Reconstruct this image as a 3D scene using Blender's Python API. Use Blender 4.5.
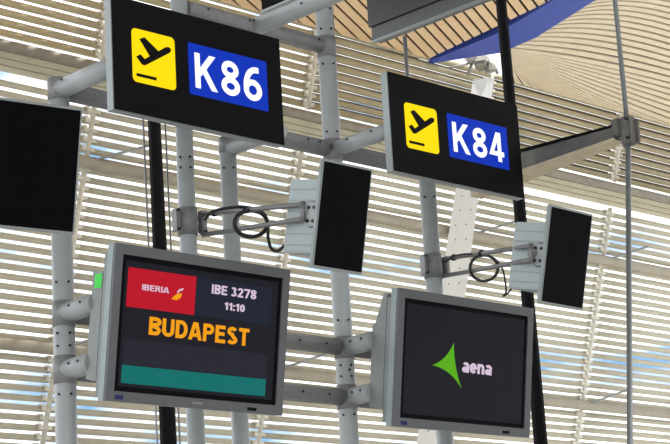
import bpy, bmesh, math, random
from mathutils import Vector, Matrix
random.seed(4)
for o in list(bpy.data.objects): bpy.data.objects.remove(o, do_unlink=True)
C = bpy.context.scene.collection
SC = bpy.context.scene
PI = math.pi
# ------------------------------------------------------------------ camera
# world: X runs along the gate row (right and away), Y runs away to the left, Z up
FPX = 1950.0
pitch, roll, head = math.radians(14.1), math.radians(3.34), math.radians(44.9)
C0 = Vector((0, 0, 1.6))
FW = Vector((math.cos(head)*math.cos(pitch), math.sin(head)*math.cos(pitch), math.sin(pitch)))
RT = Vector((math.sin(head), -math.cos(head), 0)); UP = RT.cross(FW)
R_ = RT*math.cos(roll) - UP*math.sin(roll); U_ = UP*math.cos(roll) + RT*math.sin(roll)
cd = bpy.data.cameras.new('camera'); cam = bpy.data.objects.new('camera', cd); C.objects.link(cam)
cd.sensor_width = 36; cd.lens = 36*FPX/670; cd.clip_start = .1; cd.clip_end = 500
M = Matrix((R_, U_, -FW)).transposed().to_4x4(); M.translation = C0; cam.matrix_world = M
SC.camera = cam
# ------------------------------------------------------------------ world, sun, exposure
SC.view_settings.view_transform = 'Standard'; SC.view_settings.look = 'None'
SC.view_settings.gamma = 1; SC.view_settings.use_curve_mapping = False
SC.view_settings.exposure = 0.15
w = bpy.data.worlds.new('sky'); SC.world = w; w.use_nodes = True
nt = w.node_tree; nt.nodes.clear()
out = nt.nodes.new('ShaderNodeOutputWorld'); bg = nt.nodes.new('ShaderNodeBackground')
tc = nt.nodes.new('ShaderNodeTexCoord'); mp = nt.nodes.new('ShaderNodeMapping'); mp.inputs['Scale'].default_value = (9, 9, 26)
ns = nt.nodes.new('ShaderNodeTexNoise'); ns.inputs['Scale'].default_value = 1.3; ns.inputs['Detail'].default_value = 4
cr = nt.nodes.new('ShaderNodeValToRGB'); cr.color_ramp.elements[0].position = .32; cr.color_ramp.elements[1].position = .48
cr.color_ramp.elements[0].color = (.17, .36, .62, 1); cr.color_ramp.elements[1].color = (1.0, 1.0, .98, 1)
nt.links.new(tc.outputs['Generated'], mp.inputs['Vector']); nt.links.new(mp.outputs[0], ns.inputs['Vector'])
nt.links.new(ns.outputs[0], cr.inputs[0]); nt.links.new(cr.outputs[0], bg.inputs['Color'])
bg.inputs['Strength'].default_value = 1.5
nt.links.new(bg.outputs[0], out.inputs[0])
sd = bpy.data.lights.new('sun', 'SUN'); sd.energy = 4.4; sd.angle = math.radians(1.5); sd.color = (1, .98, .94)
sun = bpy.data.objects.new('sun', sd); C.objects.link(sun)
sun.rotation_euler = Vector((.15, .35, -.9)).to_track_quat('-Z', 'Y').to_euler()

# ------------------------------------------------------------------ helpers
def ray(px, py): return FW + R_*((px-335)/FPX) - U_*((py-222)/FPX)
def at(px, py, Y):
    d = ray(px, py); return C0 + d*(Y/d.y)
def mat(name, col, rough=.5, metal=0, var=.06, scale=30, emit=None, es=1, spec=.5, bump=0):
    m = bpy.data.materials.new(name); m.use_nodes = True; t = m.node_tree; b = t.nodes['Principled BSDF']
    b.inputs['Roughness'].default_value = rough; b.inputs['Metallic'].default_value = metal
    b.inputs['Specular IOR Level'].default_value = spec
    n = t.nodes.new('ShaderNodeTexNoise'); n.inputs['Scale'].default_value = scale; n.inputs['Detail'].default_value = 4
    tcn = t.nodes.new('ShaderNodeTexCoord'); t.links.new(tcn.outputs['Object'], n.inputs['Vector'])
    r = t.nodes.new('ShaderNodeValToRGB'); r.color_ramp.elements[0].position = .3; r.color_ramp.elements[1].position = .7
    r.color_ramp.elements[0].color = tuple(c*(1-var) for c in col)+(1,)
    r.color_ramp.elements[1].color = tuple(min(1, c*(1+var)) for c in col)+(1,)
    t.links.new(n.outputs[0], r.inputs[0]); t.links.new(r.outputs[0], b.inputs['Base Color'])
    if bump:
        bn = t.nodes.new('ShaderNodeBump'); bn.inputs['Strength'].default_value = bump; bn.inputs['Distance'].default_value = .01
        t.links.new(n.outputs[0], bn.inputs['Height']); t.links.new(bn.outputs[0], b.inputs['Normal'])
    if emit:
        b.inputs['Emission Color'].default_value = tuple(emit)+(1,); b.inputs['Emission Strength'].default_value = es
    return m
def srgb(r, g, b):
    f = lambda c: (c/255/12.92) if c/255 <= .04045 else ((c/255+.055)/1.055)**2.4
    return (f(r), f(g), f(b))
class MB:
    def __init__(s): s.bm = bmesh.new()
    def box(s, c, d, rot=None, bev=0):
        r = bmesh.ops.create_cube(s.bm, size=1); vs = r['verts']
        bmesh.ops.scale(s.bm, vec=d, verts=vs)
        if bev:
            es = list({e for v in vs for e in v.link_edges})
            q = bmesh.ops.bevel(s.bm, geom=es, offset=bev, segments=2, affect='EDGES'); vs = list({v for f in q['faces'] for v in f.verts} | {v for v in vs if v.is_valid})
        if rot: bmesh.ops.rotate(s.bm, cent=(0, 0, 0), matrix=rot, verts=vs)
        bmesh.ops.translate(s.bm, vec=c, verts=vs); return s
    def ring_sweep(s, pts, rad, n=16, cap=True, closed=False):
        pts = [Vector(p) for p in pts]; rad = rad if isinstance(rad, (list, tuple)) else [rad]*len(pts)
        rings = []; prev = None; N = len(pts)
        for i, p in enumerate(pts):
            if closed: t = pts[(i+1) % N]-pts[i-1]
            else: t = pts[min(i+1, N-1)]-pts[max(i-1, 0)]
            t.normalize()
            if prev is None:
                a = Vector((0, 0, 1)) if abs(t.z) < .9 else Vector((1, 0, 0)); x = t.cross(a).normalized()
            else: x = (prev - t*prev.dot(t)).normalized()
            prev = x; y = t.cross(x)
            rings.append([s.bm.verts.new(p+(x*math.cos(2*PI*k/n)+y*math.sin(2*PI*k/n))*rad[i]) for k in range(n)])
        for i in range(N if closed else N-1):
            a, b = rings[i], rings[(i+1) % N]
            for k in range(n):
                f = s.bm.faces.new((a[k], a[(k+1) % n], b[(k+1) % n], b[k])); f.smooth = True
        if cap and not closed:
            s.bm.faces.new(list(reversed(rings[0]))); s.bm.faces.new(rings[-1])
        return s
    def tube(s, a, b, r, n=20): return s.ring_sweep([a, b], r, n)
    def prism(s, poly, y0, y1, ax=1):
        # poly in the two other axes, extruded along axis ax
        def P(u, v, w):
            return {1: (u, w, v), 0: (w, u, v), 2: (u, v, w)}[ax]
        a = [s.bm.verts.new(P(u, v, y0)) for u, v in poly]; b = [s.bm.verts.new(P(u, v, y1)) for u, v in poly]
        n = len(poly)
        s.bm.faces.new(a); s.bm.faces.new(list(reversed(b)))
        for i in range(n): s.bm.faces.new((a[i], b[i], b[(i+1) % n], a[(i+1) % n]))
        return s
    def slab(s, pts, th):
        # polygon of 3D points thickened upward
        a = [s.bm.verts.new(p) for p in pts]; b = [s.bm.verts.new(Vector(p)+Vector((0, 0, th))) for p in pts]; n = len(pts)
        s.bm.faces.new(a); s.bm.faces.new(list(reversed(b)))
        for i in range(n): s.bm.faces.new((a[i], b[i], b[(i+1) % n], a[(i+1) % n]))
        return s
    def build(s, name, m, parent=None, off=None):
        bmesh.ops.recalc_face_normals(s.bm, faces=s.bm.faces)
        if off is not None: bmesh.ops.translate(s.bm, vec=-Vector(off), verts=s.bm.verts)
        me = bpy.data.meshes.new(name); s.bm.to_mesh(me); s.bm.free(); me.materials.append(m)
        o = bpy.data.objects.new(name, me); C.objects.link(o)
        if parent: o.parent = parent
        elif off is not None: o.location = off
        return o
def tag(o, label=None, cat=None, group=None, kind=None):
    for k, v in (('label', label), ('category', cat), ('group', group), ('kind', kind)):
        if v: o[k] = v
    return o
def thing(name, label, cat, loc=(0, 0, 0), rot=(0, 0, 0), group=None):
    o = bpy.data.objects.new(name, None); C.objects.link(o); o.location = loc; o.rotation_euler = rot
    o.empty_display_size = .1
    return tag(o, label, cat, group)
def rrect(x0, z0, x1, z1, r, n=6):
    P = []
    for cx, cz, a0 in ((x1-r, z1-r, 0), (x0+r, z1-r, 90), (x0+r, z0+r, 180), (x1-r, z0+r, 270)):
        for k in range(n+1):
            a = math.radians(a0+90*k/n); P.append((cx+r*math.cos(a), cz+r*math.sin(a)))
    return P
def arc(cx, cz, rx, rz, a0, a1, n=12):
    return [(cx+rx*math.cos(math.radians(a0+(a1-a0)*i/n)), cz+rz*math.sin(math.radians(a0+(a1-a0)*i/n))) for i in range(n+1)]
def glyph(ch, w):
    """centre lines of a bold grotesque letter, cap height 1; returns advance width and (points, closed) strokes"""
    h = w/2; l, b, t = h, h, 1-h
    if ch == 'K': return .72, [([(l, 0), (l, 1)], 0), ([(.58, 1), (l+.04, .40)], 0), ([(.27, .58), (.62, 0)], 0)]
    if ch == '8': return .62, [(arc(.31, .745, .20, .255-h, 0, 360, 20)[:-1], 1), (arc(.31, .27, .31-h, .27-h, 0, 360, 20)[:-1], 1)]
    if ch == '6': return .62, [(arc(.31, .31, .31-h, .31-h, 0, 360, 20)[:-1], 1), ([(.53, t-.0)]+arc(.44, .40, .44-h, .60-h, 90, 185, 10), 0)]
    if ch == '4': return .64, [([(.44, 0), (.44, 1)], 0), ([(.40, t+.06), (h*.9, .27), (.64, .27)], 0)]
    if ch == 'B': return .68, [([(l, 0), (l, 1)], 0), ([(l, t), (.34, t)]+arc(.38, .745, .22-.0, .255-h, 90, -90, 8)+[(l, .52-.0)], 0), ([(l, .51), (.36, .51)]+arc(.38, .27, .30-h+.0, .27-h, 90, -90, 8)+[(l, b)], 0)]
    if ch == 'U': return .70, [([(l, 1), (l, .34)]+arc(.35, .34, .35-h, .34-h, 180, 360, 12)+[(.70-h, 1)], 0)]
    if ch == 'D': return .70, [([(l, 0), (l, 1)], 0), ([(l, t), (.30, t)]+arc(.32, .5, .38-h, .5-h, 90, -90, 12)+[(l, b)], 0)]
    if ch == 'A': return .76, [([(h*.8, 0), (.38-.035, 1)], 0), ([(.76-h*.8, 0), (.38+.035, 1)], 0), ([(.20, .28), (.56, .28)], 0)]
    if ch == 'P': return .66, [([(l, 0), (l, 1)], 0), ([(l, t), (.34, t)]+arc(.36, .70, .30-h, .30-h, 90, -90, 8)+[(l, .40+h)], 0)]
    if ch == 'R': return .70, [([(l, 0), (l, 1)], 0), ([(l, t), (.34, t)]+arc(.36, .72, .30-h, .28-h, 90, -90, 8)+[(l, .44+h)], 0), ([(.38, .46), (.64, 0)], 0)]
    if ch == 'E': return .62, [([(l, 0), (l, 1)], 0), ([(l, t), (.60, t)], 0), ([(l, .52), (.56, .52)], 0), ([(l, b), (.62, b)], 0)]
    if ch == 'S': return .66, [(arc(.33, .735, .31-h, .265-h, 25, 270, 14)+arc(.33, .26, .33-h, .26-h, 90, -155, 14)[1:], 0)]
    if ch == 'T': return .64, [([(.32, 0), (.32, 1)], 0), ([(0, t), (.64, t)], 0)]
    if ch == 'I': return w, [([(l, 0), (l, 1)], 0)]
    if ch == '3': return .60, [(arc(.28, .745, .27-h, .255-h, 160, -90, 12), 0), (arc(.28, .27, .31-h, .27-h, 90, -160, 12), 0)]
    if ch == '2': return .60, [(arc(.30, .70, .30-h, .30-h, 170, -20, 12)+[(h*.9+.02, b)], 0), ([(0, b), (.60, b)], 0)]
    if ch == '7': return .60, [([(0, t), (.60-h*.6, t), (.22, 0)], 0)]
    if ch == '1': return .42, [([(.30, 0), (.30, 1)], 0), ([(.30, .90), (.04, .72)], 0)]
    if ch == ':': return w, [([(l, 0), (l, w)], 0), ([(l, .55), (l, .55+w)], 0)]
    if ch == '0': return .60, [(arc(.30, .5, .30-h, .5-h, 0, 360, 22)[:-1], 1)]
    if ch == ' ': return .22, []
    if ch == 'a': return .58, [([(.58-h, 0), (.58-h, .50)]+arc(.30, .50, .28-h, .25-h, 0, 150, 8), 0), (arc(.25, .215, .25-h, .215-h, 0, 360, 16)[:-1], 1)]
    if ch == 'e': return .60, [([(.06, .375), (.60-h, .375)]+arc(.30, .375, .30-h, .375-h, 0, 320, 16), 0)]
    if ch == 'n': return .58, [([(l, 0), (l, .74)], 0), (arc(.29, .46, .29-h, .29-h, 180, 0, 10)+[(.58-h, 0)], 0)]
    if ch == 'h': return .58, [([(l, 0), (l, 1)], 0), (arc(.29, .46, .29-h, .29-h, 180, 0, 10)+[(.58-h, 0)], 0)]
def text(name, body, box, y, m, parent, stroke=.2, gap=.10, depth=.0008):
    """lettering fitted to box (x0,z0,x1,z1) on a face looking towards -Y"""
    bm = bmesh.new(); cur = 0; quads = []
    for ch in body:
        adv, strokes = glyph(ch, stroke)
        for pts, closed in strokes:
            P = [Vector((p[0]+cur, p[1])) for p in pts]; N = len(P); L_, R2 = [], []
            for i in range(N):
                if i == 0 and not closed: P[0] = P[0]-(P[1]-P[0]).normalized()*(stroke*.35 if P[0].y in (0, 1) or P[0].y > .97 else 0)
                if i == N-1 and not closed: P[i] = P[i]+(P[i]-P[i-1]).normalized()*(stroke*.35 if P[i].y <= .01 or P[i].y > .97 else 0)
                a = P[i]-P[i-1] if (i or closed) else P[1]-P[0]
                b = P[(i+1) % N]-P[i] if (i < N-1 or closed) else a
                a = a.normalized(); b = b.normalized(); na, nb_ = Vector((-a.y, a.x)), Vector((-b.y, b.x))
                q = (na+nb_); q = q.normalized() if q.length > 1e-3 else na
                k = min(1.6, 1/max(.5, q.dot(na)))*stroke/2
                L_.append(P[i]+q*k); R2.append(P[i]-q*k)
            for i in range(N if closed else N-1):
                j = (i+1) % N; 
                q = [L_[i], L_[j], R2[j], R2[i]]
                for lim, sg in ((0, 1), (1.0, -1)):
                    o2 = []
                    for m_ in range(len(q)):
                        A_, B_ = q[m_-1], q[m_]; da, db = (A_.y-lim)*sg, (B_.y-lim)*sg
                        if (da >= 0) != (db >= 0): o2.append(A_.lerp(B_, da/(da-db)))
                        if db >= 0: o2.append(B_)
                    q = o2
                if len(q) > 2: quads.append(q)
        cur += adv+gap
    xs = [v.x for q in quads for v in q]; zs = [v.y for q in quads for v in q]
    x0, z0, x1, z1 = box; sx = (x1-x0)/(max(xs)-min(xs)); sz = (z1-z0)/(max(zs)-min(zs)); mx, mz = min(xs), min(zs)
    for i, q in enumerate(quads):
        yy = y-depth-(i % 7)*2e-5
        vs = [bm.verts.new((x0+(v.x-mx)*sx, yy, z0+(v.y-mz)*sz)) for v in q]; bk = [bm.verts.new((v.co.x, y, v.co.z)) for v in vs]
        bm.faces.new(vs); bm.faces.new(list(reversed(bk)))
        for k in range(len(vs)): bm.faces.new((vs[k], bk[k], bk[(k+1) % len(vs)], vs[(k+1) % len(vs)]))
    me = bpy.data.meshes.new(name); bmesh.ops.recalc_face_normals(bm, faces=bm.faces); bm.to_mesh(me); bm.free(); me.materials.append(m)
    o = bpy.data.objects.new(name, me); C.objects.link(o); o.parent = parent
    return o

# ------------------------------------------------------------------ materials
m_floor = mat('polished_stone', (.60, .60, .57), .35, var=.1, scale=3)
m_wall = mat('hall_wall', (.42, .41, .39), .8, var=.05, scale=2)
m_unseen_roof = mat('unseen_roof_slab', (.30, .27, .23), .8)
m_slat = mat('louvre_aluminium', srgb(212, 206, 190), .5, var=.08, scale=4)
def translucent(m, f, col):
    t = m.node_tree; b = t.nodes['Principled BSDF']; o = t.nodes['Material Output']
    tr = t.nodes.new('ShaderNodeBsdfTranslucent'); tr.inputs['Color'].default_value = tuple(col)+(1,)
    mx = t.nodes.new('ShaderNodeMixShader'); mx.inputs[0].default_value = f
    t.links.new(b.outputs[0], mx.inputs[1]); t.links.new(tr.outputs[0], mx.inputs[2]); t.links.new(mx.outputs[0], o.inputs['Surface'])
translucent(m_slat, .26, srgb(226, 222, 204))
m_slat_up = mat('upper_louvre_aluminium', srgb(188, 176, 146), .55, var=.10, scale=4)
m_gap_shade = mat('gap_shade_dark', (.13, .11, .08), .7)
m_brk = mat('bracket_metal', srgb(228, 224, 212), .5, var=.15, scale=8)
m_rail = mat('facade_rail_metal', srgb(176, 168, 152), .5, var=.1, scale=4)
m_soffit = mat('soffit_panel', srgb(198, 191, 168), .6, var=.06, scale=3)
m_gutter = mat('gutter_metal', srgb(150, 142, 130), .5, var=.12, scale=5)
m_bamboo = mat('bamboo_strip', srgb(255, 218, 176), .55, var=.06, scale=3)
m_bamboo2 = mat('sunlit_bamboo_strip', srgb(255, 236, 210), .55, var=.05, scale=3)  # same bamboo as the first bay, sunlight put into the paler colour
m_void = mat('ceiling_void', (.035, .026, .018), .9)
m_blue = mat('blue_paint', srgb(66, 90, 190), .45, var=.06, scale=2)
m_white = mat('white_paint', srgb(250, 252, 252), .35, var=.04, scale=3)
m_cast = mat('cast_steel', srgb(170, 166, 155), .5, var=.25, scale=5, bump=.3)
m_tube = mat('grey_white_tube', srgb(186, 192, 195), .30, metal=.0, var=.05, scale=12)
m_node = mat('grey_node_casting', srgb(148, 148, 150), .42, metal=.1, var=.10, scale=40)
m_bolt = mat('dark_bolt', (.03, .03, .03), .4, metal=.6)
m_black = mat('black_steel', (.005, .005, .007), .5, var=.2, spec=.12)
m_rod = mat('steel_rod', srgb(160, 164, 168), .35, metal=.5)
m_clamp = mat('clamp_metal', srgb(120, 118, 114), .5, metal=.3, var=.15, scale=20)
m_beige = mat('beige_beam_metal', srgb(222, 206, 176), .5, metal=.1, var=.08, scale=12)
m_signcase = mat('sign_case_metal', srgb(170, 178, 180), .4, metal=.3, var=.04)
m_signblk = mat('sign_black_face', (.007, .006, .007), .6, var=.15, spec=.08)
m_yel = mat('sign_yellow', (.60, .46, .002), .6, var=.02, emit=(1, .76, .0), es=.58, spec=.1)
m_sblue = mat('sign_blue', (.004, .03, .34), .6, var=.02, emit=(.002, .03, .52), es=.5, spec=.1)
m_swht = mat('sign_white', (.9, .9, .9), .4, var=.01, emit=(1, 1, 1), es=.5)
m_bezel = mat('monitor_bezel', srgb(112, 114, 120), .42, metal=.15, var=.03)
m_side = mat('lit_monitor_side', srgb(168, 180, 184), .42, metal=.15, var=.03)  # paler than the bezel: light from the left put into the colour
m_hous = mat('rear_housing_metal', srgb(150, 156, 156), .45, metal=.2, var=.05, scale=60)
m_innerb = mat('inner_bezel_black', (.004, .004, .006), .5, spec=.08)
m_scr = mat('dark_screen_glass', (.008, .008, .012), .4, emit=(.006, .006, .010), es=1, spec=.12)
m_off = mat('unlit_screen_glass', (.003, .003, .005), .4, spec=.06)
m_red = mat('screen_red', (.004, .004, .004), .5, emit=srgb(178, 14, 36), es=1, spec=.1)
m_navy = mat('screen_navy', (.004, .004, .004), .5, emit=srgb(26, 32, 46), es=1, spec=.1)
m_band = mat('screen_grey_band', (.004, .004, .004), .5, emit=srgb(34, 34, 44), es=1, spec=.1)
m_teal = mat('screen_teal', (.004, .004, .004), .5, emit=srgb(10, 104, 100), es=1, spec=.1)
m_pink = mat('screen_pale_text', (.004, .004, .004), .5, emit=srgb(205, 185, 205), es=1, spec=.1)
m_orange = mat('screen_orange', (.004, .004, .004), .5, emit=srgb(232, 152, 14), es=1, spec=.1)
m_green = mat('screen_green', (.004, .004, .004), .5, emit=srgb(84, 164, 22), es=1, spec=.1)
m_stick = mat('green_sticker', (.05, .75, .08), .5, emit=(.05, .7, .08), es=.15)
m_navst = mat('navy_label', (.02, .02, .16), .5)
m_wht = mat('white_plastic', srgb(196, 208, 212), .45, var=.03)
m_cable = mat('black_cable', (.012, .014, .016), .5)
m_armm = mat('arm_steel', srgb(146, 146, 148), .4, metal=.4)

# ------------------------------------------------------------------ the hall
tag(MB().box((15, 8, -.1), (70, 42, .2)).build('floor', m_floor), kind='structure')
tag(MB().box((15, -13, 6.9), (70, .3, 14)).build('wall_back', m_wall), kind='structure')
tag(MB().box((50, 6, 6.9), (.3, 38, 14)).build('unseen_wall_right', m_wall), kind='structure')  # unseen wall added to cut the light from the right
tag(MB().box((15, 25.85, 2.55), (70, .4, 5.1)).build('wall_front', m_wall), kind='structure')

# ceiling surface: rises gently from the top of the glass front towards the hall
ZC, YC, MC = 13.45, 23.38, .06
def onC(px, py, lift=0):
    d = ray(px, py); t = (ZC+MC*YC-1.6)/(d.z+MC*d.y); p = C0+d*t; p.z += lift; return p
def ceilz(Y): return ZC+MC*(YC-Y)
ce = MB()
# first bay: straight bamboo strips
P0, P1 = onC(426, 60), onC(552, 0)
nb = Vector((P1.y-P0.y, -(P1.x-P0.x), 0)).normalized()           # normal of the beam edge, in plan
q = onC(350, 20); sgn = 1 if (q-P0).dot(nb) > 0 else -1
dv = ray(1070, 650); e = Vector((dv.x, dv.y, 0)).normalized(); nrm = Vector((-e.y, e.x, 0))
base = onC(430, 40); STEP = .205; WID = .150
for k in range(-90, 130):
    o = base + nrm*(k*STEP)
    quad = []
    ok = True
    for side in (-.5, .5):
        b = o + nrm*(side*WID)
        hi = (YC-b.y)/e.y; lo = -13.0
        # beam edge: sgn*(b+t*e-P0).nb > 0
        a_, c_ = sgn*e.dot(nb), sgn*(Vector((b.x, b.y, 0))-Vector((P0.x, P0.y, 0))).dot(nb)
        if abs(a_) > 1e-6:
            tt = -c_/a_
            if a_ > 0: lo = max(lo, tt)
            else: hi = min(hi, tt)
        if hi-lo < .2: ok = False; break
        quad.append((b+e*lo, b+e*hi))
    if ok:
        pts = [quad[0][0], quad[0][1], quad[1][1], quad[1][0]]
        ce.slab([Vector((p.x, p.y, ceilz(p.y))) for p in pts], .03)
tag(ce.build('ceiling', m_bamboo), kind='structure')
# second bay: strips fanning over the next wave of the roof
c2 = MB()
def bez(a, b, c, t): return a*(1-t)**2 + b*2*t*(1-t) + c*t*t
NB = 38
def V2(x, y): return Vector((x, y))
def fan(u):
    # u 0..1 : start on the blue beam, end at the right side then on the foot line
    if u < .42:
        v = u/.42; st = V2(600, -6).lerp(V2(510, 50), v)
    else:
        v = (u-.42)/.58; st = V2(510, 50).lerp(V2(508, 56), v)
    if u < .62:
        v = u/.62; en = V2(690, -12).lerp(V2(690, 132), v)
    else:
        v = (u-.62)/.38; en = V2(690, 132).lerp(V2(514, 84), v**.85)
    L = (en-st).length
    # departure direction turns from along the beam to steeply down
    a = math.radians(-26+104*u**1.35); 
    mid = st + V2(math.cos(a), math.sin(a))*L*.42
    return st, mid, en
for k in range(NB-1):
    ua, ub = (k+.16)/(NB-1), (k+.84)/(NB-1)
    A, B = fan(ua), fan(ub); NSEG = 12
    va, vb = [], []
    for i in range(NSEG+1):
        t = i/NSEG
        pa, pb = bez(*A, t), bez(*B, t)
        va.append(onC(pa.x, pa.y)); vb.append(onC(pb.x, pb.y))
    for i in range(NSEG):
        try: c2.slab([va[i], va[i+1], vb[i+1], vb[i]], .03)
        except Exception: pass
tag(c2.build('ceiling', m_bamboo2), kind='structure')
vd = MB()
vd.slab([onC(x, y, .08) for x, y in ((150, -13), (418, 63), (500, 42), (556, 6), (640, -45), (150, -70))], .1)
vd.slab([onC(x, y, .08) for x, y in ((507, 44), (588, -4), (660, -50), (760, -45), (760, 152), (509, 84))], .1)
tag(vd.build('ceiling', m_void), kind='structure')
tag(MB().box((0, 7, 15.2), (36, 26, .3)).build('ceiling', m_unseen_roof), kind='structure')  # unseen slab added to keep the sun off the tube frame
# blue arch beam between the two bays
bb = MB()
upx = [(428, 60), (460, 47), (498, 31), (525, 15), (552, -1), (620, -41)]
lox = [(429, 62), (460, 57), (500, 51), (535, 36), (592, 0), (660, -45)]
for i in range(5):
    q4 = [onC(*upx[i], -.04), onC(*upx[i+1], -.04), onC(*lox[i+1], -.04), onC(*lox[i], -.04)]
    bb.slab(q4, .2)
tag(bb.build('arch_beam', m_blue), 'blue painted arched roof beam between the two bamboo ceiling waves', 'beam')

# ------------------------------------------------------------------ glass front: louvres
K = .3
def fac(X, z, d=0): return Vector((X, 25-K*(z-8)-d, z))
COLX = [13.95, 18.62, 23.24, 27.90, 32.10, 36.7]
lean = math.atan(K)
def slat_mesh(L, name, h=.098, d=.050):
    m = MB(); n = 12; rings = []
    for X in (0.02, L-.02):
        ring = []
        for k in range(n):
            a = 2*PI*k/n; y, z = d*math.cos(a), h/2*math.sin(a)
            # blade twisted so its lower edge turns inwards
            tw = math.radians(12); ring.append(m.bm.verts.new((X, y*math.cos(tw)-z*math.sin(tw), y*math.sin(tw)+z*math.cos(tw))))
        rings.append(ring)
    for k in range(n):
        f = m.bm.faces.new((rings[0][k], rings[0][(k+1) % n], rings[1][(k+1) % n], rings[1][k])); f.smooth = True
    m.bm.faces.new(rings[0]); m.bm.faces.new(list(reversed(rings[1])))
    return m
where = ['at the far left edge', 'second bay from the left', 'middle bay of five',
         'just right of the white strut', 'at the far right edge']
for lvl, (z0, z1, ms, nm) in enumerate(((5.25, 11.45, m_slat, 'lower'), (12.14, 13.50, m_slat_up, 'upper'))):
    for i in range(5):
        Xa, Xb = COLX[i], COLX[i+1]
        t = thing('louvre_screen', ('tall pale louvre bank below the soffit, ' if lvl == 0 else 'short beige louvre bank above the gutter, ')+where[i],
                  'louvres', fac(Xa, z0), group='%s louvre banks of the facade' % nm)
        n = int((z1-z0)/.15)+1; first = None
        for k in range(n):
            z = z0+.15*k
            if first is None: o = first = slat_mesh(Xb-Xa, 'louvre_blade', .106 if lvl == 0 else (.122, .126, .126, .108, .108)[i]).build('louvre_blade', ms, t)
            else: o = first.copy(); C.objects.link(o); o.parent = t
            o.location = fac(Xa, z)-fac(Xa, z0)
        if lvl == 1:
            if i >= 2:  # dark bars added in the blade gaps to stand in for shade
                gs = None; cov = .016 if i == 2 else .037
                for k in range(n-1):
                    if gs is None: o = gs = MB().box(((Xb-Xa)/2, 0, 0), (Xb-Xa-.25, .02, cov)).build('gap_shade_bar', m_gap_shade, t)
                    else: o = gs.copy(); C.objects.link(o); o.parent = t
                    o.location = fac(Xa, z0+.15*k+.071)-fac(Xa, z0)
        b = MB(); ctr = fac(Xa, z0)
        b.ring_sweep([fac(Xa+.04, z0-.1, .07), fac(Xa+.04, z1+.06, .07)], .045, 8)
        for k in range(n):
            p = fac(Xa, z0+.15*k, .04); b.box(p+Vector((.04, 0, 0)), (.26, .10, .06)); b.box(p+Vector((-.08, -.01, .05)), (.08, .08, .03))
        b.build('mounting_bracket', m_brk, t, ctr).location = (0, 0, 0)
# horizontal rails and bracing rods
for z, lab in ((7.5, 'lower horizontal facade rail behind the louvres, low in the picture'), (10.42, 'upper horizontal facade rail behind the louvres, level with portrait screens')):
    r = thing('facade_rail', lab, 'rail', fac(13.9, z, 0), group='facade rails')
    MB().tube(Vector((0, -.17, 0)), Vector((23, -.17, 0)), .10, 16).build('pipe', m_rail, r)
    for X in COLX[1:5]:
        MB().tube(fac(X, z, .2)-fac(13.9, z), fac(X+.95, z+.33, .5)-fac(13.9, z), .022, 8).build('brace_rod', m_rod, r)
# soffit with gutter pipe
pA, pB = Vector((0, 23.95, 11.575)), Vector((0, 23.45, 0)); 
d = ray(0, 50); pB.z = 1.6+d.z*(23.45/d.y)
so = MB()
for k in range(3):
    a, b = pA.lerp(pB, k/3+.015), pA.lerp(pB, (k+1)/3-.03)
    so.prism([(a.y, a.z), (b.y, b.z), (b.y+.03, b.z+.06), (a.y+.03, a.z+.06)], 13.5, 37, ax=0)
so.prism([(pA.y+.03, pA.z+.03), (pB.y+.03, pB.z+.04), (pB.y+.2, pB.z+.1), (pA.y+.2, pA.z+.1)], 13.5, 37, ax=0)
tag(so.build('trim_1', m_soffit), kind='structure')
d = ray(0, 44); zp = 1.6+d.z*(23.42/d.y)
gt = MB().tube((13.5, 23.42, zp), (37, 23.42, zp), .085, 16)
tag(gt.build('gutter_pipe', m_gutter), 'long grey gutter pipe running along the top of the beige soffit', 'pipe')

# white leaning strut and its casting
st = thing('roof_strut', 'wide white leaning steel strut rising behind the K84 sign to the blue beam', 'strut', fac(27.22, 5.3, .55))
o0 = fac(27.22, 5.3, .55)
def strutpt(z, s): p = fac(27.22, z, .55); return p+Vector((s*.7, -s*.714, 0))
sm = MB(); prof = []
for z, hw in ((5.15, .27), (9, .255), (13.15, .20)):
    prof.append([strutpt(z, -hw)+Vector((0, 0, 0)), strutpt(z, hw), strutpt(z, hw)+Vector((.12, .12, 0)), strutpt(z, -hw)+Vector((.12, .12, 0))])
vs = [[sm.bm.verts.new(p) for p in r] for r in prof]
for i in range(2):
    for k in range(4): sm.bm.faces.new((vs[i][k], vs[i][(k+1) % 4], vs[i+1][(k+1) % 4], vs[i+1][k]))
sm.bm.faces.new(vs[0]); sm.bm.faces.new(vs[-1])
sm.build('shaft', m_white, st, o0).location = (0, 0, 0)
pf = None
for j in range(24):
    for sd_ in (-.10, .10):
        p = strutpt(6.4+.27*j, sd_+.03*math.sin(j*2))-o0
        if pf is None: o = pf = MB().ring_sweep([Vector((-.004, -.004, 0)), Vector((.01, .01, 0))], .015, 8).build('perforation', m_node, st)
        else: o = pf.copy(); C.objects.link(o); o.parent = st
        o.location = p
pt = at(482, 62, strutpt(13.1, 0).y); ch = MB()
ch.box(pt+Vector((0, 0, -.02)), (.36, .30, .20), Matrix.Rotation(.5, 3, 'Z') @ Matrix.Rotation(.25, 3, 'Y'), .05)
ch.box(pt+Vector((-.14, .14, .08)), (.34, .22, .16), Matrix.Rotation(.9, 3, 'Z') @ Matrix.Rotation(-.3, 3, 'Y'), .04)
ch.box(pt+Vector((.10, -.10, -.14)), (.16, .2, .16), None, .03)
for s in (-.2, .2): ch.tube(pt+Vector((s*.7, -s*.7, -.02)), pt+Vector((s*1.0, -s*1.0, -.25)), .03, 8)
ch.tube(pt+Vector((-.1, .1, 0)), pt+Vector((-.55, .35, -.12)), .022, 8)
ch.build('casting', m_cast, st, o0).location = (0, 0, 0)

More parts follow.
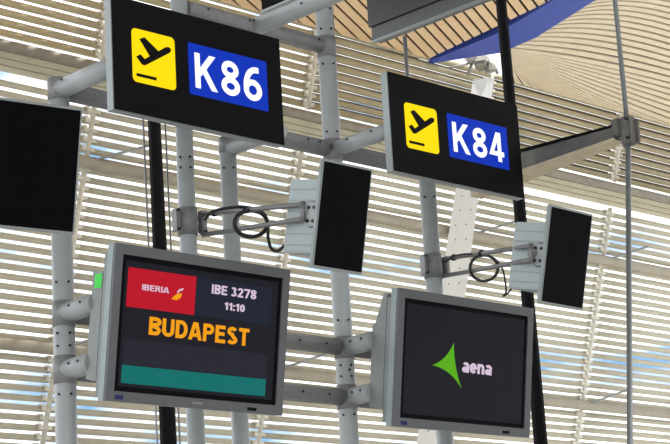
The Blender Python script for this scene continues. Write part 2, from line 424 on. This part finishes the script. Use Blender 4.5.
# ------------------------------------------------------------------ masts, rods
def mast(px0, px1, Y, w0, w1, lab, ztop):
    a, b = at(*px0, Y), at(*px1, Y)                 # upper, lower centre line points
    dr = (b-a)/(b.z-a.z); top = a+dr*(ztop-a.z); bot = a+dr*(0-a.z)
    f = lambda z: w0+(w1-w0)*(a.z-z)/(a.z-b.z)
    t = thing('steel_mast', lab, 'mast', bot, group='black masts')
    m = MB(); rr = []
    for p in (bot, b, a, top):
        h = f(p.z)/2; rr.append([m.bm.verts.new(p+Vector((x*h*.95, y*h*.95, 0))) for x, y in ((-1, -.3), (-.3, -1), (.3, -1), (1, -.3), (1, .3), (.3, 1), (-.3, 1), (-1, .3))])
    for i in range(3):
        for k in range(8): m.bm.faces.new((rr[i][k], rr[i][(k+1) % 8], rr[i+1][(k+1) % 8], rr[i+1][k]))
    m.bm.faces.new(rr[0]); m.bm.faces.new(rr[-1])
    m.build('shaft', m_black, t, bot).location = (0, 0, 0)
    h = f(0)/2+.05
    MB().box((0, 0, .01), (h*2, h*2, .02)).build('base_plate', m_black, t)
    return t, bot, top
ml, b_, t_ = mast((155.5, 150), (168, 430), 8.6, .086, .105, 'black steel mast standing behind the left monitor and K86 sign', 5.6)
for s, r in ((-.085, .006), (.085, .006)):
    MB().tube(Vector((s, 0, .02)), t_-b_+Vector((s, 0, -.01)), r, 8).build('stay_cable', m_rod, ml)
    
mast((503.5, 30), (539.5, 430), 8.6, .086, .105, 'tall black steel mast running past the K84 sign and right monitor', 6.6)
# thin hanging rod with clamp
RX, RY = 7.73, 5.6
a = at(628, 130, RY); up = at(615, 0, RY); lo = at(630, 444, RY)
rd = thing('hanging_rod', 'thin steel rod dropping from the ceiling to the right of the K84 sign', 'rod', a)
du = (up-a)/(up.z-a.z); dl = (lo-a)/(lo.z-a.z)
MB().tube(Vector((0, 0, 0)), du*(13.9-a.z), .0125, 12).build('upper_rod', m_rod, rd)
MB().ring_sweep([Vector((0, 0, 0)), dl*(0-a.z)], .0145, 12).build('lower_rod', m_rod, rd)
cl = MB(); cl.box((0, 0, -.005), (.055, .06, .15), None, .006); cl.box((-.02, .05, .02), (.05, .05, .09), None, .006)
cl.box((.03, -.03, -.01), (.02, .03, .12), None, .004)
c_ = cl.build('clamp', m_clamp, rd)
for zz in (-.05, .05): MB().tube((-.03, -.02, zz), (-.044, -.02, zz), .008, 8).build('bolt', m_bolt, c_)

# ------------------------------------------------------------------ tube frame carrying signs and monitors
YF = 6.68
XA, XB, XB2, XC, XD, XE = 5.01, 5.735, 6.005, 6.715, 7.41, 7.74
Z1, Z2, Z3, Z4 = 3.09, 3.34, 4.355, 4.905
fr = thing('tube_frame', 'pale grey bolted tube frame of posts and crossbars carrying the signs and monitors', 'frame', (XC, YF, 0))
O = Vector((XC, YF, 0))
RP = .047
bolt_me = MB().tube((0, 0, 0), (0, -.004, 0), .0058, 8).build('bolt', m_bolt, fr)
bolt_me.location = Vector((XC-.02, YF-RP, 3.22))-O
def bolt(par, p, ang=0):
    b = bolt_me.copy(); C.objects.link(b); b.parent = par; b.location = p-O; b.rotation_euler = (0, 0, ang)
def post(X, top, r=RP, nodes=(), bz=()):
    p = MB().tube((X, YF, 0), (X, YF, top), r, 28).build('post', m_tube, fr, O); p.location = (0, 0, 0)
    MB().tube((X, YF, 0), (X, YF, .015), .11, 24).build('base_flange', m_node, p, O).location = (0, 0, 0)
    for z0, z1 in nodes:
        MB().tube((X, YF, z0), (X, YF, z1), r+.003, 28).build('node_sleeve', m_node, p, O).location = (0, 0, 0)
    for z in bz:
        for a in (-1.25, -.15):
            bolt(p, Vector((X+math.sin(a)*(r+.002), YF-math.cos(a)*(r+.002), z)), a)
    return p
post(XA, Z3+.045, nodes=((Z1-.06, Z1+.06), (Z2-.06, Z2+.05), (Z3-.05, Z3+.048)), bz=(3.19, 3.245, 3.47, 2.98))
post(XB, 5.2, .041, nodes=(), bz=(4.10, 4.15))
post(XB2, Z3-.06, .041, nodes=((Z3-.13, Z3-.057),), bz=(4.14,))
post(XC, 5.6, nodes=((Z1-.06, Z1+.06), (Z2-.06, Z2+.05), (Z3-.06, Z3+.05), (Z4-.06, Z4+.05)), bz=(3.0, 3.19, 3.245, 3.47, 4.44, 4.8, 4.99, 5.1))
post(XD, Z3-.04, .044, nodes=(), bz=(4.2,))
def bar(a, b, r=.042, name='crossbar', bl=(), mt=None):
    a, b = Vector(a), Vector(b)
    o = MB().tube(a, b, r, 24).build(name, mt or m_node, fr, O); o.location = (0, 0, 0)
    for t, dz in bl:
        p = a.lerp(b, t)
        if abs((b-a).x) > .1: bolt(o, p+Vector((0, -r, dz)), 0)
        else: bolt(o, p+Vector((-r, 0, dz)), -PI/2)
    return o
for z in (Z1, Z2):
    bar((XA+RP, YF, z), (XC-RP, YF, z), bl=((.93, .0), (.82, .0)))
    bar((XC+RP, YF, z), (XD-.04, YF, z))
bar((XA+RP, YF, Z3), (XC-RP, YF, Z3), bl=((.95, .01), (.9, .01)))
bar((XC+RP, YF, Z3), (XE, YF, Z3), bl=((.06, .01),))
bar((XB+.04, YF, Z4), (XC-RP, YF, Z4), bl=((.12, .01), (.42, .01), (.95, .01)))
MB().ring_sweep([(XE, YF+.0, Z3), (XE+.03, YF-.01, Z3)], .05, 20).build('end_cap', m_node, fr, O).location = (0, 0, 0)
def stub(X, z, y1, r=.045, bl=((.25, .012), (.7, .012)), y0=None):
    o = MB().tube((X, (YF-.02) if y0 is None else y0, z), (X, y1, z), r, 24).build('stub_tube', m_tube, fr, O); o.location = (0, 0, 0)
    for t, dz in bl:
        y = (YF-.05)+(y1-YF+.05)*t; bolt(o, Vector((X-r+.001, y, z+dz)), -PI/2)
    return o
MPL = 6.452
stub(XA, Z1, 6.487); stub(XA, Z2, 6.449); stub(XC, Z1, 6.503); stub(XC, Z2, 6.466)
stub(XA, Z3, 6.252, .044, bl=((.08, .02),)); stub(XC, Z3, 6.252, .040)
s2 = stub(XB2, Z3-.115, 6.30, .036)
bar((6.22, YF-.02, Z4), (6.22, 5.2, Z4), .045, 'forward_tube', bl=((.02, .015), (.25, .0)), mt=m_tube)
# slim hanger behind the K84 sign
h1 = at(407, 70, YF)
MB().tube((h1.x, YF, Z3), (h1.x, YF, at(407, 37, YF).z), .0115, 10).build('hanger_rod', m_rod, fr, O).location = (0, 0, 0)

# tapered beam arm to the hanging rod
bm_ = thing('beam_arm', 'beige tapered beam reaching from the K84 sign end to the hanging rod clamp', 'beam', (XE, YF-.05, Z3))
ya, yb = 0.0, RY+.06-(YF-.05)
m = MB(); m.prism([(ya, -.075), (yb, -.035), (yb, .03), (ya, .055)], -.03, .03, ax=0); m.build('web', m_clamp, bm_)
m = MB(); m.prism([(ya, -.115), (yb, -.045), (yb, -.030), (ya, -.06)], -.045, .045, ax=0); m.build('lower_flange', m_beige, bm_)
m = MB(); m.prism([(ya-.2, .06), (yb, .032), (yb, .040), (ya-.2, .07)], -.04, .04, ax=0); m.build('upper_flange', m_black, bm_)

# ------------------------------------------------------------------ gate signs
def gate_sign(loc, W, H, num, lab):
    D = .05
    t = thing('gate_sign', lab, 'sign', loc, group='gate number signs')
    c = MB(); x, z = W/2, H/2
    c.box((0, D/2+.0025, 0), (W, D-.005, H), None, .002); c.build('case', m_signcase, t)
    MB().box((0, .001, 0), (W-.004, .004, H-.004)).build('black_face', m_signblk, t)
    y = -.001
    pic = MB().prism(rrect(-.388, -.115, -.147, .129, .022), y-.0015, y).build('yellow_pictogram', m_yel, t)
    g = MB(); yy = y-.003
    g.prism([(-.332, -.031), (-.345, -.019), (-.200, .076), (-.182, .080), (-.170, .073), (-.172, .060), (-.185, .050), (-.318, -.031)], yy, y-.0016)
    g.build('aeroplane_fuselage', m_signblk, pic)
    MB().prism([(-.346, .084), (-.318, .097), (-.228, .040), (-.285, .008)], yy-.0002, y-.0016).build('aeroplane_wing', m_signblk, pic)
    MB().prism([(-.367, .0), (-.343, .014), (-.312, -.010), (-.334, -.033)], yy-.0004, y-.0016).build('aeroplane_tail', m_signblk, pic)
    MB().prism([(-.368, -.089), (-.258, -.089), (-.258, -.075), (-.368, -.075)], yy, y-.0016).build('runway_bar', m_signblk, pic)
    pl = MB().prism(rrect(-.070, -.113, .400, .127, .006), y-.0015, y).build('blue_plate', m_sblue, t)
    text('gate_letter', num[0], (-.035, -.078, .095, .086), y-.0016, m_swht, pl, stroke=.168, gap=.13)
    text('gate_number', num[1:], (.118, -.078, .364, .086), y-.0016, m_swht, pl, stroke=.168, gap=.13)
    if num == 'K84':
        for o in (pic, pl): o.scale = (.975, 1, .955); o.location = (-.008, 0, -.010)
    return t
gate_sign((5.433, 6.2, 4.386), .985, .518, 'K86', 'black gate sign reading K86 with yellow take-off pictogram, larger and further left')
gate_sign((7.133, 6.2, 4.374), .975, .508, 'K84', 'black gate sign reading K84 with yellow take-off pictogram, further right')

# ------------------------------------------------------------------ departure monitors
def rect(par, name, x0, z0, x1, z1, y, m, th=.001):
    return MB().box(((x0+x1)/2, y-th/2, (z0+z1)/2), (x1-x0, th, z1-z0)).build(name, m, par)
def monitor(loc, tilt, lab, rear):
    W, H = 1.0, .662
    t = thing('departure_monitor', lab, 'monitor', loc, (math.radians(tilt), 0, 0), group='large monitors under the gate signs')
    # front frame ring with sloping inner edge
    f = MB(); o_ = [(-W/2, -H/2), (W/2, -H/2), (W/2, H/2), (-W/2, H/2)]; i_ = [(-.458, -.287), (.458, -.287), (.458, .287), (-.458, .287)]
    V = lambda x, z, y: f.bm.verts.new((x, y, z))
    oF = [V(x, z, 0) for x, z in o_]; iF = [V(x, z, 0) for x, z in i_]; iB = [V(x, z, .012) for x, z in i_]; oB = [V(x, z, .012) for x, z in o_]
    for k in range(4):
        j = (k+1) % 4
        f.bm.faces.new((oF[k], oF[j], iF[j], iF[k])); f.bm.faces.new((iF[k], iF[j], iB[j], iB[k])); f.bm.faces.new((oF[k], oB[k], oB[j], oF[j])); f.bm.faces.new((oB[k], iB[k], iB[j], oB[j]))
    f.build('front_bezel', m_bezel, t)
    MB().box((0, .034, 0), (W, .042, H), None, .003).build('side_casing', m_side, t)
    MB().box((0, .075, -.01), (W-.03, .04, H-.06), None, .004).build('rear_shell', m_hous, t)
    # rear service housing with sloping top
    hs = MB().prism(rear, -.485, .44, ax=0).build('rear_housing', m_hous, t)
    MB().box((0, .0095, 0), (.915, .003, .574)).build('inner_bezel', m_innerb, t)
    s = MB().box((0, .007, 0), (.872, .002, .53)).build('screen', m_scr, t)
    rect(t, 'corner_label', -.453, -.321, -.408, -.302, 0, m_navst, .0008)
    rect(t, 'control_panel', .287, -.320, .342, -.306, 0, m_innerb, .0008)
    return t, s
YS = .006
t1, s1 = monitor((5.467, 6.3, 3.232), 9, 'departure monitor showing BUDAPEST in orange under a red airline panel', [(.095, -.25), (.165, -.24), (.165, .215), (.095, .215)])
r_ = rect(s1, 'red_panel', -.421, .070, -.047, .237, YS, m_red, .0008)
text('airline_lettering', 'IBERIA', (-.342, .148, -.195, .173), YS-.0009, m_pink, r_, stroke=.17)
MB().prism([(-.180, .126), (-.150, .124), (-.130, .136), (-.122, .156), (-.150, .152), (-.166, .140)], YS-.002, YS-.0009).build('wing_emblem', m_orange, r_)
MB().prism([(-.152, .157), (-.140, .172), (-.116, .180), (-.120, .170), (-.134, .166), (-.144, .156)], YS-.002, YS-.0009).build('wing_emblem', m_pink, r_)
n_ = rect(s1, 'flight_panel', -.044, .070, .400, .237, YS, m_navy, .0008)
text('flight_number', 'IBE', (.044, .174, .133, .215), YS-.0009, m_pink, n_, stroke=.20)
text('flight_number', '3278', (.156, .174, .306, .215), YS-.0009, m_pink, n_, stroke=.20)
text('departure_time', '11:10', (.122, .111, .242, .144), YS-.0009, m_pink, n_, stroke=.22)
text('destination', 'BUDAPEST', (-.291, -.037, .278, .040), YS-.0002, m_orange, s1, stroke=.205, gap=.09)
rect(s1, 'grey_band', -.421, -.172, .395, -.064, YS, m_band, .0006)
rect(s1, 'teal_band', -.421, -.251, .393, -.175, YS, m_teal, .0008)
rect(t1, 'maker_badge', -.03, -.313, .025, -.303, 0, m_hous, .0008)
t2, s2_ = monitor((7.184, 6.3, 3.228), 8.5, 'monitor showing a green arrowhead emblem and the white word aena on black', [(.095, -.25), (.185, -.24), (.185, .16), (.165, .17), (.12, .31), (.095, .31)])
def qb(a, b, c, n=8):
    return [((1-i/n)**2*a[0]+2*(i/n)*(1-i/n)*b[0]+(i/n)**2*c[0], (1-i/n)**2*a[1]+2*(i/n)*(1-i/n)*b[1]+(i/n)**2*c[1]) for i in range(n)]
T, Bt, Lf = (-.094, .101), (-.026, -.117), (-.242, -.020)
tri = qb(T, (-.088, -.01), Bt)+qb(Bt, (-.112, -.028), Lf)+qb(Lf, (-.140, .012), T)
MB().prism(tri, YS-.001, YS).build('green_emblem', m_green, s2_)
text('operator_lettering', 'aena', (-.026, -.037, .200, .014), YS-.0002, m_pink, s2_, stroke=.21, gap=.05)
# green sticker on the rear housing of the left monitor
MB().box((-.4862, .123, .175), (.002, .048, .06)).build('green_sticker', m_stick, t1)

# ------------------------------------------------------------------ portrait screens, their arms and cables
def portrait(loc, W, H, yaw, tilt, lab, grp='side screens on arms', hd=.225, hh=.33, hx=-.02, disc=True):
    t = thing('flat_screen', lab, 'screen', loc, (math.radians(tilt), 0, math.radians(yaw)), group=grp)
    MB().box((0, .012, 0), (W, .024, H), None, .003).build('screen_frame', m_signcase, t)
    MB().box((0, .0, 0), (W-.018, .003, H-.022)).build('display_glass', m_off, t)
    if disc:
        hm = MB(); hw = W*.72
        hm.box((hx+.02, .024+hd/2, -.01), (hw, hd, hh), None, .006)
        hb = hm.build('rear_housing', m_wht, t)
        rb = MB()
        for z in (.12, .07, .02, -.03, -.08, -.13): rb.box((hx+.02-hw/2-.001, .024+hd/2, z-.01), (.003, hd-.03, .006))
        rb.build('housing_rib', m_signcase, hb)
        xx = hx+.02-hw/2
        dk = MB().tube((xx, .066, -.004), (xx-.02, .066, -.004), .054, 28).build('swivel_disc', m_tube, t)
        MB().tube((xx, .066, -.004), (xx-.008, .066, -.004), .060, 28).build('disc_rim', m_clamp, dk)
        for k in range(6):
            a = k*PI/3; MB().tube((xx-.02, .066+.035*math.cos(a), -.004+.035*math.sin(a)), (xx-.026, .066+.035*math.cos(a), -.004+.035*math.sin(a)), .008, 8).build('bolt', m_bolt, dk)
    return t
portrait((5.950, 5.878, 3.720), .31, .48, 0, 12.8, 'dark portrait screen on a side arm between the K86 and K84 signs')
portrait((7.369, 5.762, 3.684), .345, .48, 2.5, 13.6, 'dark portrait screen on a side arm below the K84 sign at right')

def side_arm(XP, rp, zc, upx, lox, dpx, Ye, lab, coil, tail):
    """clamp on the post at XP, two tubes to the swivel disc, cable coil hanging on them"""
    ctr = Vector((XP, YF, zc))
    t = thing('screen_arm', lab, 'arm', ctr, group='double tube screen arms')
    c = MB(); c.tube(Vector((0, 0, -.065)), Vector((0, 0, .065)), rp+.006, 28)
    c.build('clamp_sleeve', m_node, t)
    fl = MB(); fl.box((-.072, 0, 0), (.016, .04, .11), None, .004); fl.box((-.055, 0, 0), (.03, .02, .08))
    
    cp = fl.build('clamp_plate', m_armm, t)
    MB().box((.065, -.03, 0), (.03, .04, .11), None, .005).build('clamp_plate', m_armm, t)
    for zz in (-.045, .045):
        MB().tube((-.072, -.015, zz), (-.072, -.028, zz), .007, 8).build('bolt', m_bolt, cp)
        MB().tube((.065, -.048, zz), (.065, -.056, zz), .008, 8).build('bolt', m_bolt, cp)
    Ys = YF-.05; d_ = ray(*upx[1]); Ye = Ye*d_.y/d_.x
    ends = []
    for a, b in (upx, lox):
        A, B = at(*a, Ys), at(*b, Ye); MB().tube(A-ctr, B-ctr, .0115, 12).build('arm_tube', m_armm, t); ends.append((A, B))
    B0, B1 = ends[0][1], ends[1][1]
    MB().ring_sweep([B0-ctr+Vector((0, 0, .012)), B1-ctr-Vector((0, 0, .012))], .012, 10).build('end_bracket', m_armm, t)
    MB().tube((B0+B1)/2-ctr, at(*dpx, Ye)-ctr, .022, 14).build('pivot', m_armm, t)
    for f in (.12, .45):
        p = ends[0][0].lerp(ends[0][1], f); dirv = (ends[0][1]-ends[0][0]).normalized()
        MB().tube(p-ctr-dirv*.008, p-ctr+dirv*.008, .017, 12).build('cable_tie', m_cable, t)
    # coiled cable
    cb = MB(); Ym = YF-.32
    cx, cy, rx = coil
    pts = []
    for k in range(72):
        a = 2*PI*k/24; rr = rx*(1+.045*math.sin(a*.34+1)); pts.append(at(cx+rr*math.cos(a), cy+rr*(.80 if XP < 6 else .92)*math.sin(a), Ym+.0026*k-.09))
    cb.ring_sweep([p for p in pts], .0075 if XP < 6 else .0056, 8)
    cpth = [at(x, y, Ym) for x, y in tail]
    # smooth the tail
    sp = []
    for i in range(len(cpth)-1):
        p0, p1, p2, p3 = cpth[max(i-1, 0)], cpth[i], cpth[i+1], cpth[min(i+2, len(cpth)-1)]
        for j in range(5):
            u = j/5; sp.append(.5*((2*p1)+(p2-p0)*u+(2*p0-5*p1+4*p2-p3)*u*u+(3*p1-p0-3*p2+p3)*u**3))
    sp.append(cpth[-1]); cb.ring_sweep(sp, .0075 if XP < 6 else .005, 8)
    tag(cb.build('cable_coil', m_cable, None, at(cx, cy, Ym)), 'black cable coiled and tied to the '+('left' if XP < 6 else 'right')+' screen arm', 'cable', 'coiled cables on the arms')
side_arm(XB, .041, 3.845, ((203, 214), (303, 204.5)), ((203, 235), (303, 219)), (311, 213), 5.812,
         'double tube screen arm clamped to the left post above the BUDAPEST monitor', (251, 223.5, 16.5),
         [(205, 220), (211, 213), (222, 209), (244, 207), (262, 212), (268, 223), (268, 236), (271, 248), (278, 251), (284, 246)])
side_arm(XD, .044, 3.832, ((444, 259), (531, 246)), ((444, 276), (531, 260)), (541, 252), 7.205,
         'double tube screen arm clamped to the right post above the aena monitor', (484, 268, 14),
         [(446, 262), (455, 256), (470, 254), (490, 256), (501, 266), (505, 280), (506, 292), (503, 296), (507, 294), (512, 288)])

# unlit landscape screen at the left edge
pr = at(78.6, 171.5, 6.2); W0, H0 = .86, .525
yaw0 = math.radians(-10)
ctr = pr - Vector((math.cos(yaw0), math.sin(yaw0), 0))*(W0/2)
portrait(tuple(ctr), W0, H0, -10, 11.5, 'large unlit dark screen at the left edge, in front of the leftmost post', grp=None, disc=False)
ctt = MB(); 
ls = [o for o in C.objects if o.name.startswith('flat_screen')][-1]
MB().box((.2, .10, 0), (.18, .12, .18), None, .005).build('rear_mount', m_hous, ls)

# ------------------------------------------------------------------ overhead displays seen from below
def overhead(pc, Y, L, hgt, lab, face, lip):
    p = at(*pc, Y); t = thing('overhead_display', lab, 'display', p, group='overhead displays at the top edge')
    MB().prism([(0.0, .012), (0.0, .088), (.07, .088), (.07, .012)], -L, 0, ax=1).build('lower_housing', lip, t)
    MB().prism([(-.012, .094), (-.012, hgt), (.09, hgt), (.09, .094)], -L, .012, ax=1).build('display_case', face, t)
    MB().box((.035, -L/2, .091), (.068, L-.01, .006)).build('shadow_gap', m_black, t)
    MB().box((.004, -L/2, .006), (.022, L, .012)).build('bottom_lip', m_signcase, t)
    MB().tube((.07, -.3, hgt), (.07, -.3, hgt+.6), .012, 10).build('hanger', m_rod, t)
m_odark = mat('overhead_dark_grey', srgb(96, 96, 98), .5, var=.04)
m_ogrey = mat('overhead_grey', srgb(120, 122, 124), .5, var=.04)
overhead((372.5, 43), 7.1, 1.9, .42, 'grey overhead display housing seen from below above the K84 sign', m_odark, m_ogrey)
overhead((262, 13), 7.4, 1.5, .42, 'black overhead display corner peeking above the K86 sign', m_signblk, m_signblk)
